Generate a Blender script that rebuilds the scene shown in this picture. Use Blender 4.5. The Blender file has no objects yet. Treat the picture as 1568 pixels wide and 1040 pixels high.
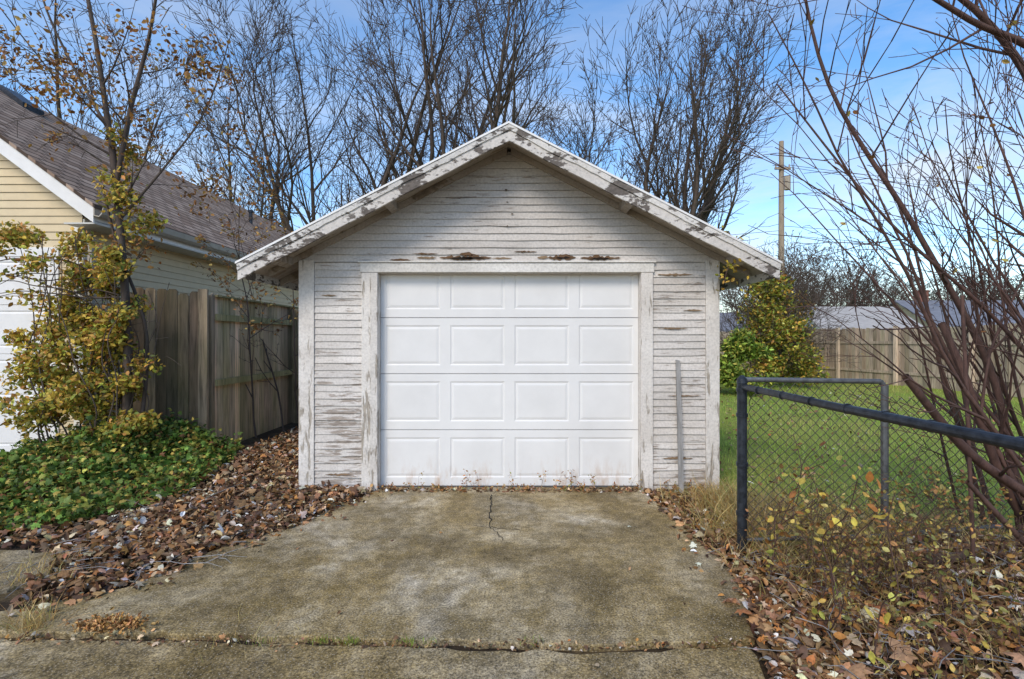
import bpy, math, random
import numpy as np
from mathutils import Vector
random.seed(11)
rng = np.random.default_rng(11)
scene = bpy.context.scene

# ------------------------------------------------------------------ helpers
def link(o, parent=None):
    scene.collection.objects.link(o)
    if parent: o.parent = parent
    return o
def empty(name):
    e = bpy.data.objects.new(name, None); e.empty_display_size = .2
    return link(e)

class MB:
    def __init__(s): s.v=[]; s.f=[]; s.c=[]; s.m=[]
    def poly(s, pts, col=(1,1,1), mat=0):
        i=len(s.v); s.v+= [tuple(p) for p in pts]; s.c+=[col]*len(pts)
        s.f.append(tuple(range(i,i+len(pts)))); s.m.append(mat)
    def prism(s, pts, off, col=(1,1,1), mat=0):
        n=len(pts); i=len(s.v); o=Vector(off)
        s.v+=[tuple(p) for p in pts]; s.v+=[tuple(Vector(p)+o) for p in pts]; s.c+=[col]*(2*n)
        s.f.append(tuple(range(i,i+n))); s.f.append(tuple(range(i+2*n-1,i+n-1,-1))); s.m+=[mat,mat]
        for k in range(n):
            a=i+k; b=i+(k+1)%n; s.f.append((b,a,a+n,b+n)); s.m.append(mat)
    def box(s,x0,x1,y0,y1,z0,z1,col=(1,1,1),mat=0):
        s.prism([(x0,y0,z0),(x1,y0,z0),(x1,y1,z0),(x0,y1,z0)],(0,0,z1-z0),col,mat)
    def cyl(s,p0,p1,r0,r1=None,n=12,col=(1,1,1),mat=0):
        r1=r0 if r1 is None else r1
        p0=Vector(p0);p1=Vector(p1);t=(p1-p0).normalized()
        a=t.cross(Vector((.3,.2,1)) if abs(t.z)<.9 else Vector((1,.1,0))).normalized(); b=t.cross(a)
        i=len(s.v)
        for p,r in ((p0,r0),(p1,r1)):
            for k in range(n):
                w=2*math.pi*k/n; s.v.append(tuple(p+a*math.cos(w)*r+b*math.sin(w)*r)); s.c.append(col)
        for k in range(n):
            k2=(k+1)%n; s.f.append((i+k,i+k2,i+n+k2,i+n+k)); s.m.append(mat)
        s.f.append(tuple(range(i+n-1,i-1,-1))); s.f.append(tuple(range(i+n,i+2*n))); s.m+=[mat,mat]
    def obj(s,name,mats,parent=None,smooth=False,bevel=0):
        me=bpy.data.meshes.new(name); me.from_pydata(s.v,[],s.f)
        me.polygons.foreach_set("material_index",s.m)
        at=me.color_attributes.new("Col",'FLOAT_COLOR','POINT')
        c=np.ones((len(s.v),4),np.float32); c[:,:3]=np.array(s.c,np.float32); at.data.foreach_set("color",c.ravel())
        for m in (mats if isinstance(mats,(list,tuple)) else [mats]): me.materials.append(m)
        import bmesh
        bm=bmesh.new(); bm.from_mesh(me); bmesh.ops.recalc_face_normals(bm,faces=bm.faces); bm.to_mesh(me); bm.free()
        if smooth: me.polygons.foreach_set("use_smooth",[True]*len(me.polygons))
        o=bpy.data.objects.new(name,me)
        if bevel:
            b=o.modifiers.new("bev",'BEVEL'); b.width=bevel; b.segments=2; b.limit_method='ANGLE'
        return link(o,parent)

def raw_mesh(name, verts, loops, starts, cols, mat, parent=None, smooth=False):
    me=bpy.data.meshes.new(name)
    me.vertices.add(len(verts)); me.vertices.foreach_set("co",verts.astype(np.float32).ravel())
    me.loops.add(len(loops)); me.loops.foreach_set("vertex_index",loops.astype(np.int32))
    me.polygons.add(len(starts)); me.polygons.foreach_set("loop_start",starts.astype(np.int32))
    me.update(calc_edges=True)
    at=me.color_attributes.new("Col",'FLOAT_COLOR','POINT')
    c=np.ones((len(verts),4),np.float32); c[:,:3]=cols; at.data.foreach_set("color",c.ravel())
    if smooth: me.polygons.foreach_set("use_smooth",[True]*len(me.polygons))
    me.materials.append(mat)
    o=bpy.data.objects.new(name,me)
    return link(o,parent)

def norm(a): return a/np.maximum(np.linalg.norm(a,axis=-1,keepdims=True),1e-9)

def tubes(name,S,mat,n=4,col=(1,1,1),parent=None):
    p0=np.array([s[0][:] for s in S]);p1=np.array([s[1][:] for s in S])
    t0=norm(np.array([s[2][:] for s in S]));t1=norm(np.array([s[3][:] for s in S]))
    r0=np.array([s[4] for s in S]);r1=np.array([s[5] for s in S])
    def ring(p,t,r):
        ref=np.array([.31,.95,.05]); a=norm(np.cross(t,ref)); b=np.cross(t,a)
        w=np.arange(n)*2*math.pi/n
        return p[:,None,:]+r[:,None,None]*(a[:,None,:]*np.cos(w)[None,:,None]+b[:,None,:]*np.sin(w)[None,:,None])
    V=np.concatenate([ring(p0,t0,r0),ring(p1,t1,r1)],axis=1)
    N=len(S); k=np.arange(n); k2=(k+1)%n
    tf=np.stack([k,k2,n+k2,n+k],1).ravel()
    loops=(np.arange(N)[:,None]*2*n+tf[None,:]).ravel()
    starts=np.arange(N*n)*4
    cols=np.broadcast_to(np.array(col),(N*2*n,3))
    return raw_mesh(name,V.reshape(-1,3),loops,starts,cols,mat,parent,True)

OVAL=(np.array([(0,0,0),(.2,.18,-.04),(.3,.45,-.06),(.18,.78,-.12),(0,1,-.2),(0,.5,.03),(-.2,.18,-.04),(-.3,.45,-.06),(-.18,.78,-.12)]),
      [(0,1,2,3,4,5),(0,5,4,8,7,6)])
MAPLE=(np.array([(0,0,0),(.18,.08,-.03),(.48,.02,-.14),(.36,.28,-.05),(.6,.5,-.18),(.28,.56,-.04),(.24,.82,-.1),(0,1.05,-.16),(0,.5,.04),
       (-.18,.08,-.03),(-.48,.02,-.14),(-.36,.28,-.05),(-.6,.5,-.18),(-.28,.56,-.04),(-.24,.82,-.1)]),
      [(0,1,2,3,4,5,8),(8,5,6,7),(0,8,13,12,11,10,9),(8,7,14,13)])
CURL=(np.array([(0,0,0),(.2,.2,.12),(.26,.5,.22),(.12,.85,.2),(0,1,.05),(0,.5,-.05),(-.2,.2,.1),(-.24,.5,.2),(-.14,.8,.16)]),
      [(0,1,2,3,4,5),(0,5,4,8,7,6)])
BLADE=(np.array([(-.05,0,0),(.05,0,0),(.035,.12,.55),(-.035,.12,.55),(0,.42,1.)]),[(0,1,2,3),(3,2,4)])

def scatter(name,tm,pos,size,cols,mat,tilt=.5,parent=None,face=None,upright=False):
    N=len(pos)
    if upright:
        yaw=rng.uniform(0,2*math.pi,N); ln=rng.normal(0,.25,(N,2))
        nn=norm(np.stack([ln[:,0],ln[:,1],np.ones(N)],1))
        t=np.stack([np.cos(yaw),np.sin(yaw),np.zeros(N)],1); t=norm(t-nn*(t*nn).sum(1,keepdims=True))
    else:
        base=np.array([0,0,1.]) if face is None else np.array(face,float)
        nn=norm(base+rng.normal(0,tilt,(N,3))); t=norm(np.cross(nn,rng.normal(0,1,(N,3))))
    b=np.cross(nn,t)
    tv=tm[0]; sz=np.broadcast_to(size,(N,))
    zs=np.ones(N) if upright else rng.uniform(.2,2.2,N)
    V=pos[:,None,:]+sz[:,None,None]*(tv[None,:,0:1]*t[:,None,:]+tv[None,:,1:2]*b[:,None,:]+(tv[None,:,2:3]*zs[:,None,None])*nn[:,None,:])
    k=len(tv); fl=np.array([i for f in tm[1] for i in f]); ln=[len(f) for f in tm[1]]
    loops=(np.arange(N)[:,None]*k+fl[None,:]).ravel()
    st=np.concatenate([[0],np.cumsum(ln)[:-1]]); starts=(np.arange(N)[:,None]*len(fl)+st[None,:]).ravel()
    return raw_mesh(name,V.reshape(-1,3),loops,starts,np.repeat(cols,k,axis=0),mat,parent)

def pal(N,colors,weights,j=.25):
    c=np.array(colors)[rng.choice(len(colors),N,p=np.array(weights)/sum(weights))]
    return np.clip(c*np.exp(rng.normal(0,j,(N,1)))*(1+rng.normal(0,.06,(N,3))),0.004,.9)

def inpoly(pts,poly):
    x,y=pts[:,0],pts[:,1]; r=np.zeros(len(pts),bool); n=len(poly)
    for i in range(n):
        x0,y0=poly[i];x1,y1=poly[(i+1)%n]
        c=((y0>y)!=(y1>y))&(x<(x1-x0)*(y-y0)/((y1-y0) or 1e-9)+x0); r^=c
    return r
def sample(poly,N):
    a=np.array(poly); lo=a.min(0);hi=a.max(0); out=[]
    tot=0
    while tot<N:
        p=rng.uniform(lo,hi,(N*2,2)); p=p[inpoly(p,poly)]; out.append(p); tot+=len(p)
    return np.concatenate(out)[:N]

# ------------------------------------------------------------------ materials
class NT:
    def __init__(s,name):
        s.m=bpy.data.materials.new(name); s.m.use_nodes=True; s.t=s.m.node_tree
        s.b=s.t.nodes["Principled BSDF"]; s.b.inputs["Roughness"].default_value=.8
        s.b.inputs["Specular IOR Level"].default_value=.3
    def n(s,ty,**k):
        nd=s.t.nodes.new(ty)
        for a,v in k.items(): setattr(nd,a,v)
        return nd
    def l(s,a,b): s.t.links.new(a,b)
    def coord(s,scale=(1,1,1)):
        tc=s.n("ShaderNodeTexCoord"); mp=s.n("ShaderNodeMapping"); mp.inputs["Scale"].default_value=scale
        s.l(tc.outputs["Object"],mp.inputs[0]); return mp.outputs[0]
    def noise(s,vec,scale=1,detail=6,rough=.6,dist=0):
        nd=s.n("ShaderNodeTexNoise"); nd.inputs["Scale"].default_value=scale; nd.inputs["Detail"].default_value=detail
        nd.inputs["Roughness"].default_value=rough; nd.inputs["Distortion"].default_value=dist
        s.l(vec,nd.inputs["Vector"]); return nd.outputs["Fac"]
    def ramp(s,fac,stops):
        r=s.n("ShaderNodeValToRGB"); e=r.color_ramp.elements
        while len(e)<len(stops): e.new(.5)
        for i,(p,c) in enumerate(stops):
            e[i].position=p; e[i].color=(*c,1) if hasattr(c,'__len__') else (c,c,c,1)
        s.l(fac,r.inputs[0]); return r.outputs[0]
    def mix(s,f,a,b,mode='MIX'):
        m=s.n("ShaderNodeMix"); m.data_type='RGBA'; m.blend_type=mode
        for k,x in ((0,f),(6,a),(7,b)):
            if hasattr(x,'is_output'): s.l(x,m.inputs[k])
            else: m.inputs[k].default_value = x if k==0 else (*x,1)
        return m.outputs[2]
    def attr(s):
        a=s.n("ShaderNodeAttribute"); a.attribute_name="Col"; return a.outputs["Color"]
    def bump(s,h,st=.3,d=.01):
        b=s.n("ShaderNodeBump"); b.inputs["Strength"].default_value=st; b.inputs["Distance"].default_value=d
        s.l(h,b.inputs["Height"]); s.l(b.outputs[0],s.b.inputs["Normal"])
    def color(s,c): s.l(c,s.b.inputs["Base Color"])
    def math(s,op,a,b):
        m=s.n("ShaderNodeMath",operation=op)
        for k,x in ((0,a),(1,b)):
            if hasattr(x,'is_output'): s.l(x,m.inputs[k])
            else: m.inputs[k].default_value=x
        return m.outputs[0]

def mat_peel(name,paint,wood,sc,thr,dirtc=(.3,.27,.22),low=0.0,dirt=.5,pamp=.4,psc=(1.1,1.1,1.6)):
    t=NT(name); n1=t.noise(t.coord(sc),1,8,.62,.3); 
    patch=t.noise(t.coord(psc),1,4,.6)
    n1=t.math('ADD',n1,t.math('MULTIPLY',t.math('SUBTRACT',patch,.5),pamp))
    if low:
        tc=t.n("ShaderNodeTexCoord"); sx=t.n("ShaderNodeSeparateXYZ"); t.l(tc.outputs["Object"],sx.inputs[0])
        g=t.math('MULTIPLY',t.math('SUBTRACT',.9,sx.outputs[2]),low); g=t.math('MAXIMUM',g,-.03); n1=t.math('ADD',n1,g)
    f=t.ramp(n1,[(thr-.02,0),(thr+.03,1)])
    w=t.ramp(t.noise(t.coord((sc[0]*3,sc[1]*3,sc[2]*3)),1,5,.7),[(.3,tuple(c*.55 for c in wood)),(.7,tuple(min(1,c*1.5) for c in wood))])
    d=t.ramp(t.noise(t.coord((1.6,1.6,2.5)),1,6,.65),[(.38,0),(.72,1)])
    pc=t.mix(t.math('MULTIPLY',d,dirt),paint,dirtc)
    sp=t.ramp(t.noise(t.coord((45,45,45)),1,3,.6),[(.3,.78),(.6,1)])
    pc=t.mix(1,pc,sp,'MULTIPLY')
    c=t.mix(f,pc,w); c=t.mix(1,c,t.attr(),'MULTIPLY'); t.color(c)
    t.bump(t.math('SUBTRACT',1,f),.6,.003); return t.m
M_siding=mat_peel("peeling_siding_paint",(.64,.60,.56),(.31,.26,.22),(5,5,46),.60,(.42,.37,.32),.07,.55,.5)
M_trimv=mat_peel("peeling_trim_vertical",(.74,.70,.65),(.33,.29,.24),(22,22,3.2),.57,(.45,.39,.33),.04)
M_trimh=mat_peel("peeling_trim_horizontal",(.77,.74,.69),(.33,.28,.23),(3.5,26,26),.65)
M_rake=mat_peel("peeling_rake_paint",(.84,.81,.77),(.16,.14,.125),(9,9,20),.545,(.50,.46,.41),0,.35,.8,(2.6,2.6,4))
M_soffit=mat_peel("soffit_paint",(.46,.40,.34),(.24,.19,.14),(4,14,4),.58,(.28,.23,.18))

def mat_wood(name,base,sc,dark=.45,green=.25,gc=(.06,.065,.03)):
    t=NT(name); g=t.noise(t.coord(sc),1,7,.65,.4)
    c=t.ramp(g,[(.28,tuple(x*dark for x in base)),(.5,base),(.75,tuple(min(1,x*1.45) for x in base))])
    st=t.ramp(t.noise(t.coord((2.5,2.5,.9)),1,5,.6),[(.4,0),(.7,1)])
    c=t.mix(t.math('MULTIPLY',st,green),c,gc); c=t.mix(1,c,t.attr(),'MULTIPLY'); t.color(c); t.bump(g,.6,.006)
    return t.m
M_fence=mat_wood("weathered_fence_wood",(.27,.20,.13),(22,22,1.6),.3,.65,(.11,.11,.04))
M_fence2=mat_wood("grey_fence_wood",(.42,.34,.26),(22,22,1.6),.45,.3)
M_plank=mat_wood("plank_wood",(.29,.28,.27),(30,30,2),.6,.1)
M_rot=mat_wood("rotten_wood",(.13,.07,.035),(8,8,60),.3,.1)
M_bark=mat_wood("bark",(.085,.062,.05),(9,9,3),.5,.2)
M_bark2=mat_wood("shrub_bark",(.10,.055,.044),(30,30,8),.5,.1)
M_pole=mat_wood("pole_wood",(.30,.24,.18),(12,12,1),.6,.1)

def mat_leaf(name,tr=.25,rough=.55):
    t=NT(name); c=t.mix(1,t.attr(),t.ramp(t.noise(t.coord((60,60,60)),1,3,.6),[(.3,.65),(.7,1.15)]),'MULTIPLY'); t.color(c)
    t.b.inputs["Roughness"].default_value=rough
    tr_n=t.n("ShaderNodeBsdfTranslucent"); t.l(c,tr_n.inputs[0]); ms=t.n("ShaderNodeMixShader"); ms.inputs[0].default_value=tr
    t.l(t.b.outputs[0],ms.inputs[1]); t.l(tr_n.outputs[0],ms.inputs[2]); t.l(ms.outputs[0],t.t.nodes["Material Output"].inputs[0])
    return t.m
M_leaf=mat_leaf("leaf"); M_litter=mat_leaf("dry_leaf",.08,.6); M_grass=mat_leaf("grass_blade",.4,.6)

t=NT("garage_door_paint"); n=t.noise(t.coord((2,2,2)),1,6,.65)
c=t.ramp(n,[(.3,(.745,.735,.72)),(.75,(.66,.65,.635))])
tc=t.n("ShaderNodeTexCoord"); sx=t.n("ShaderNodeSeparateXYZ"); t.l(tc.outputs["Object"],sx.inputs[0])
hz=t.ramp(sx.outputs[2],[(0.02,1),(.34,0)])
rst=t.ramp(t.noise(t.coord((7,7,2.2)),1,6,.7),[(.50,0),(.66,1)])
c=t.mix(t.math('MULTIPLY',t.math('MULTIPLY',hz,rst),.65),c,(.42,.25,.12)); t.color(c); t.b.inputs["Roughness"].default_value=.45
M_door=t.m
def flat(name,col,rough=.6,metal=0,var=.12,sc=6):
    t=NT(name); c=t.ramp(t.noise(t.coord((sc,sc,sc)),1,6,.65),[(.3,tuple(x*(1-var) for x in col)),(.7,tuple(min(1,x*(1+var)) for x in col))])
    c=t.mix(1,c,t.attr(),'MULTIPLY'); t.color(c); t.b.inputs["Roughness"].default_value=rough; t.b.inputs["Metallic"].default_value=metal; return t.m
M_beige=flat("beige_vinyl_siding",(.64,.52,.33),.5,0,.06)
M_white=flat("white_trim",(.77,.76,.74),.5,0,.05)
M_dark=flat("dark_void",(.02,.018,.015),.9)
M_gutter=flat("gutter",(.40,.36,.30),.5,0,.15)
M_rail=flat("fence_pipe_paint",(.028,.033,.042),.4,.3,.6,25)
M_galv=flat("galvanised_pipe",(.14,.145,.15),.45,.5,.4,20)
M_wire=flat("chain_wire",(.09,.08,.07),.5,.3,.4,20)
M_brick=flat("chimney_brick",(.26,.11,.08),.8,0,.3)
M_glass=flat("window_glass",(.05,.06,.08),.1)

t=NT("shingles"); tc=t.n("ShaderNodeTexCoord"); sx=t.n("ShaderNodeSeparateXYZ"); cb=t.n("ShaderNodeCombineXYZ")
t.l(tc.outputs["Object"],sx.inputs[0]); t.l(sx.outputs[1],cb.inputs[0]); t.l(sx.outputs[0],cb.inputs[1])
br=t.n("ShaderNodeTexBrick"); t.l(cb.outputs[0],br.inputs[0]); br.inputs["Scale"].default_value=1
br.inputs["Brick Width"].default_value=.3; br.inputs["Row Height"].default_value=.12; br.inputs["Mortar Size"].default_value=.014
br.inputs["Color1"].default_value=(.24,.165,.12,1); br.inputs["Color2"].default_value=(.40,.30,.23,1); br.inputs["Mortar"].default_value=(.09,.065,.05,1)
nn=t.ramp(t.noise(t.coord((3,3,3)),1,7,.7),[(.3,.7),(.7,1.25)]); t.color(t.mix(1,br.outputs[0],nn,'MULTIPLY')); t.bump(br.outputs["Fac"],-.4,.01)
t.b.inputs["Roughness"].default_value=.95; t.b.inputs["Specular IOR Level"].default_value=.1
M_shingle=t.m
M_greyroof=flat("grey_roof",(.17,.18,.21),.9,0,.2,3)
M_lightroof=flat("light_roof",(.36,.34,.32),.9,0,.15,3)
M_garroof=flat("garage_shingles",(.14,.13,.12),.85,0,.4,20)

t=NT("concrete")
big=t.noise(t.coord((.8,.65,1)),1,8,.66,.5); mid=t.noise(t.coord((5,5,5)),1,7,.72); fine=t.noise(t.coord((85,85,85)),1,4,.8); 
c=t.ramp(big,[(.38,(.165,.118,.048)),(.46,(.275,.205,.10)),(.54,(.36,.29,.175)),(.64,(.50,.435,.33))])
c=t.mix(t.ramp(mid,[(.44,.0),(.60,.65)]),c,(.185,.13,.045))
b2=t.noise(t.coord((1.7,1.2,1)),1,6,.6); c=t.mix(1,c,t.ramp(b2,[(.38,.66),(.56,1.1)]),'MULTIPLY')
sm=t.noise(t.coord((14,14,14)),1,5,.7); c=t.mix(1,c,t.ramp(sm,[(.35,.66),(.62,1.28)]),'MULTIPLY')
c=t.mix(1,c,t.ramp(fine,[(.36,.28),(.5,.95),(.64,1.75)]),'MULTIPLY')
vo=t.n("ShaderNodeTexVoronoi"); vo.inputs["Scale"].default_value=75; t.l(t.coord(),vo.inputs["Vector"])
c=t.mix(t.ramp(vo.outputs["Distance"],[(.14,.6),(.3,0)]),c,(.50,.43,.33))
c=t.mix(1,c,t.attr(),'MULTIPLY')
t.color(c); t.b.inputs["Roughness"].default_value=.7; t.b.inputs["Specular IOR Level"].default_value=.2; t.bump(t.mix(.5,fine,mid),.7,.008)
M_conc=t.m
t=NT("ground_soil_grass"); n=t.noise(t.coord((1,1,1)),2.2,8,.7); f=t.noise(t.coord((30,30,30)),1,6,.75)
c=t.mix(1,t.attr(),t.ramp(n,[(.3,.7),(.7,1.25)]),'MULTIPLY'); c=t.mix(t.ramp(n,[(.52,0),(.66,.6)]),c,(.18,.13,.06)); c=t.mix(1,c,t.ramp(f,[(.3,.5),(.7,1.5)]),'MULTIPLY'); t.color(c); t.bump(f,.8,.03)
t.b.inputs["Roughness"].default_value=.95; t.b.inputs["Specular IOR Level"].default_value=.1
M_ground=t.m

# ------------------------------------------------------------------ ground
def hgt(x,y):
    x=np.asarray(x,float);y=np.asarray(y,float)
    h=-.035+.26*np.exp(-((x-2.95)/.75)**2-((y-2.8)/1.0)**2)+.22*np.exp(-((x+4.7)/.6)**2-((y-5.9)/.9)**2)
    h+=.02*np.sin(x*1.3+.5)*np.sin(y*1.1)*np.clip((np.hypot(x,y-6)-5)/4,0,1)
    return h
xs=np.unique(np.concatenate([np.linspace(-300,-20,12),np.linspace(-20,-7,14),np.linspace(-7,7,113),np.linspace(7,20,27),np.linspace(20,300,12)]))
ys=np.unique(np.concatenate([np.linspace(-60,-2,8),np.linspace(-2,10,97),np.linspace(10,26,33),np.linspace(26,500,16)]))
X,Y=np.meshgrid(xs,ys); Z=hgt(X,Y); V=np.stack([X,Y,Z],-1).reshape(-1,3)
nx=len(xs); ii,jj=np.meshgrid(np.arange(len(ys)-1),np.arange(nx-1),indexing='ij'); a=(ii*nx+jj).ravel()
loops=np.stack([a,a+1,a+1+nx,a+nx],1).ravel()
lawn=np.array([.26,.31,.065]); soil=np.array([.06,.043,.028])
lm=np.clip((V[:,0]-1.75)/.35,0,1)*np.clip((V[:,1]-3.3)/.6,0,1); lm=np.maximum(lm,np.clip((V[:,1]-11)/2,0,1))
gc=soil[None]*(1-lm[:,None])+lawn[None]*lm[:,None]
raw_mesh("ground",V,loops,np.arange(len(a))*4,gc,M_ground,None,True)

def jag(pts,step=.12,amp=.012):
    out=[]
    n=len(pts)
    for i in range(n):
        a=np.array(pts[i]);b=np.array(pts[(i+1)%n]); L=np.linalg.norm(b-a); k=max(1,int(L/step))
        for j in range(k):
            p=a+(b-a)*j/k
            if j: p=p+rng.normal(0,amp,2)
            out.append((float(p[0]),float(p[1])))
    return out
dw=empty("concrete_driveway")
def slab(name,pts,top=0.0,col=(1,1,1),amp=.012):
    mb=MB(); mb.prism([(x,y,-.12) for x,y in jag(pts,.07,amp)],(0,0,.12+top),col); return mb.obj(name,M_conc,dw,bevel=.006)
slab("parking_slab",[(-1.42,5.3),(-1.42,4.96),(-1.66,4.5),(-1.94,3.96),(-2.19,3.54),(-2.34,3.1),(-2.72,2.86),(-3.3,2.72),(-3.3,2.64),(-1.6,2.615),(-.4,2.555),(.4,2.515),(1.22,2.57),(1.38,3.0),(1.44,3.5),(1.38,4.2),(1.30,4.96),(1.30,5.3)],amp=.009)
slab("apron_slab",[(-3.5,2.58),(-1.6,2.565),(-.4,2.505),(.4,2.465),(1.16,2.52),(1.14,2.2),(1.1,1.0),(1.05,-1.5),(-6,-1.5),(-6,2.5)],-.008,(.95,.94,.93),amp=.009)
slab("side_slab",[(-6,3.6),(-3.45,3.68),(-3.15,3.6),(-2.95,3.2),(-3.2,3.0),(-6,2.85)],-.01,(.8,.8,.83))
mb=MB()
def crack(pts,w):
    L=[];R=[]
    for i,(x,y) in enumerate(pts):
        a=np.array(pts[max(0,i-1)]);b=np.array(pts[min(len(pts)-1,i+1)]); d=(b-a)/np.linalg.norm(b-a); nrm=np.array([-d[1],d[0]])
        ww=w*random.uniform(.4,1.2) if 0<i<len(pts)-1 else w*.1
        L.append(np.array((x,y))+nrm*ww); R.append(np.array((x,y))-nrm*ww)
    for i in range(len(pts)-1): mb.poly([(*L[i],.004),(*L[i+1],.004),(*R[i+1],.004),(*R[i],.004)])
def wander(a,b,n,amp):
    return [(a[0]+(b[0]-a[0])*i/n+random.gauss(0,amp),a[1]+(b[1]-a[1])*i/n+random.gauss(0,amp)) for i in range(n+1)]
crack(wander((-.2,4.96),(-.18,4.1),22,.005),.006)
crack(wander((-.33,4.12),(.08,4.02),14,.006),.004); crack(wander((-.18,4.1),(-.05,3.8),12,.006),.004)
crack(wander((-2.3,3.2),(-1.7,3.9),24,.006),.0025)
mb.obj("cracks",M_dark,dw)

# ------------------------------------------------------------------ siding function
def lap(mb,P0,u,nrm,z0,z1,h,ext,prot=.014,tj=.06,wob=.002,step=.2,tint=lambda z:1.0,mat=0):
    P0=Vector(P0);u=Vector(u);nrm=Vector(nrm); z=z0
    while z<z1-1e-4:
        zt=min(z+h,z1); a,b=ext((z+zt)/2)
        if b-a>.02:
            k=max(1,int((b-a)/step)); tb=random.gauss(1,tj)*tint(z)
            joint=random.random()
            zz=[z+random.gauss(0,wob) for _ in range(k+1)]; pp=[prot+random.gauss(0,wob) for _ in range(k+1)]
            for i in range(k):
                sa=a+(b-a)*i/k; sb=a+(b-a)*(i+1)/k
                tb2=tb*(1.0 if i/k<joint else 1+.5*tj)
                col=(tb2,tb2,tb2*.995)
                A=P0+u*sa;B=P0+u*sb
                bl=A+nrm*pp[i];br=B+nrm*pp[i+1]
                mb.poly([(bl.x,bl.y,zz[i]),(br.x,br.y,zz[i+1]),(*(B+nrm*.002).xy,zt+.004),(*(A+nrm*.002).xy,zt+.004)],col,mat)
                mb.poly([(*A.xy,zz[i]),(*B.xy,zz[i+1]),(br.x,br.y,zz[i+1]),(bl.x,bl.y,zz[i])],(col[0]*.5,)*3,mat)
        z=zt

# ------------------------------------------------------------------ garage
gar=empty("wooden_garage")
CX=-.03; FY=5.12; BY=10.9; HW=2.09; SL=.514; ZP=3.35
mb=MB()
oz=2.16
for (x0,x1) in ((CX-HW+.02,-1.34),(1.29,CX+HW-.02)): mb.box(x0,x1,FY+.004,FY+.12,-.05,2.25)
mb.prism([(CX-HW+.02,FY+.004,2.25),(CX+HW-.02,FY+.004,2.25),(CX,FY+.004,ZP+.03)],(0,.12,0))
mb.box(-1.34,1.29,FY+.004,FY+.12,oz,2.2495)
mb.box(CX-HW+.004,CX-HW+.12,FY+.13,BY,-.05,2.28); mb.box(CX+HW-.12,CX+HW-.004,FY+.13,BY,-.05,2.28)
mb.box(CX-HW+.13,CX+HW-.13,BY-.1,BY,-.05,2.27)
mb.prism([(CX-HW+.02,BY-.1,2.28),(CX+HW-.02,BY-.1,2.28),(CX,BY-.1,ZP+.03)],(0,.1,0))
mb.obj("wall_core",M_siding,gar)
mb=MB(); H=.0715
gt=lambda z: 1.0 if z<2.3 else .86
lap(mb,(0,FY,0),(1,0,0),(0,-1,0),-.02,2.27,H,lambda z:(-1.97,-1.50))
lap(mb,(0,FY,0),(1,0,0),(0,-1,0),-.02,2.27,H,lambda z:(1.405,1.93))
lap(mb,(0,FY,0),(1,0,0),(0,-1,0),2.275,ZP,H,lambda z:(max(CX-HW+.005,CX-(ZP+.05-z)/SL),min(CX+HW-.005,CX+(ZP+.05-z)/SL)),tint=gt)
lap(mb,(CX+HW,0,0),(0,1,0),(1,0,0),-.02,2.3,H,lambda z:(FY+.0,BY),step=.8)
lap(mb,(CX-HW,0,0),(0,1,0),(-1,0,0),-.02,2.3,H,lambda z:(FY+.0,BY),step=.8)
mb.obj("siding",M_siding,gar)
mb=MB()
mb.box(-2.125,-1.972,FY-.024,FY+.02,-.02,2.29); mb.box(1.932,2.068,FY-.024,FY+.02,-.02,2.29)
mb.box(-1.497,-1.335,FY-.032,FY+.1,-.02,2.165); mb.box(1.285,1.402,FY-.032,FY+.1,-.02,2.165)
mb.box(-1.41,-1.336,FY-.040,FY-.033,-.02,2.16,(.9,.9,.9))
mb.obj("vertical_trim",M_trimv,gar,bevel=.004)
mb=MB()
mb.box(-1.51,1.415,FY-.036,FY+.1,2.168,2.262); mb.box(-1.53,1.43,FY-.05,FY-.0,2.264,2.278)
mb.obj("door_header",M_trimh,gar,bevel=.004)
mb=MB()
def jagpatch(xa,xb,za,zb,y,col,mat):
    n=max(5,int((xb-xa)/.02)); top=[];bot=[]
    for i in range(n+1):
        x=xa+(xb-xa)*i/n; w=max(.02,math.sin(math.pi*i/n))**.7
        top.append((x,y,(za+zb)/2+(zb-za)/2*w*random.uniform(.1,1.3))); bot.append((x,y,(za+zb)/2-(zb-za)/2*w*random.uniform(.3,1.1)))
    mb.prism(top+bot[::-1],(0,.003,0),col,mat)
for a,b,za,zb in ((-.72,-.2,2.285,2.345),(-.52,-.36,2.33,2.37),(.36,.64,2.285,2.35),(.68,1.08,2.285,2.34),(-1.22,-1.0,2.28,2.305),(.02,.25,2.365,2.385),(-1.0,-.74,2.345,2.365)):
    jagpatch(a,b,za,zb,FY-.021,(1,1,1),0)
for a,b,za,zb in ((-.62,-.38,2.292,2.325),(.44,.58,2.30,2.33),(.78,.97,2.29,2.32),(-.5,-.28,2.30,2.325)):
    jagpatch(a,b,za,zb,FY-.026,(.12,.12,.12),0)
for a,b,za,zb in ((-.95,-.75,2.30,2.33),(-.2,.0,2.30,2.32),(.25,.36,2.30,2.34),(1.45,1.8,2.13,2.165),(1.7,1.9,1.78,1.80),(1.45,1.75,1.60,1.62),(-1.9,-1.75,1.93,1.95),(-1.86,-1.6,.14,.17),(1.5,1.8,.30,.33),(1.55,1.88,.93,.95)):
    jagpatch(a,b,za,zb,FY-.021,(1.8,2.2,2.6),0)
for x,z in ((CX-.02,2.62),(CX-.02,2.86),(CX+.03,2.74),(CX-.03,2.98)): jagpatch(x-.012,x+.015,z,z+.02,FY-.022,(.5,.5,.5),0)
mb.obj("rotten_boards",M_rot,gar)
mb=MB()
OV=.40; RY0=FY-OV; RY1=BY+.3; EX=2.50
zt=lambda d,off=0: ZP+.14-SL*d+off
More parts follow.
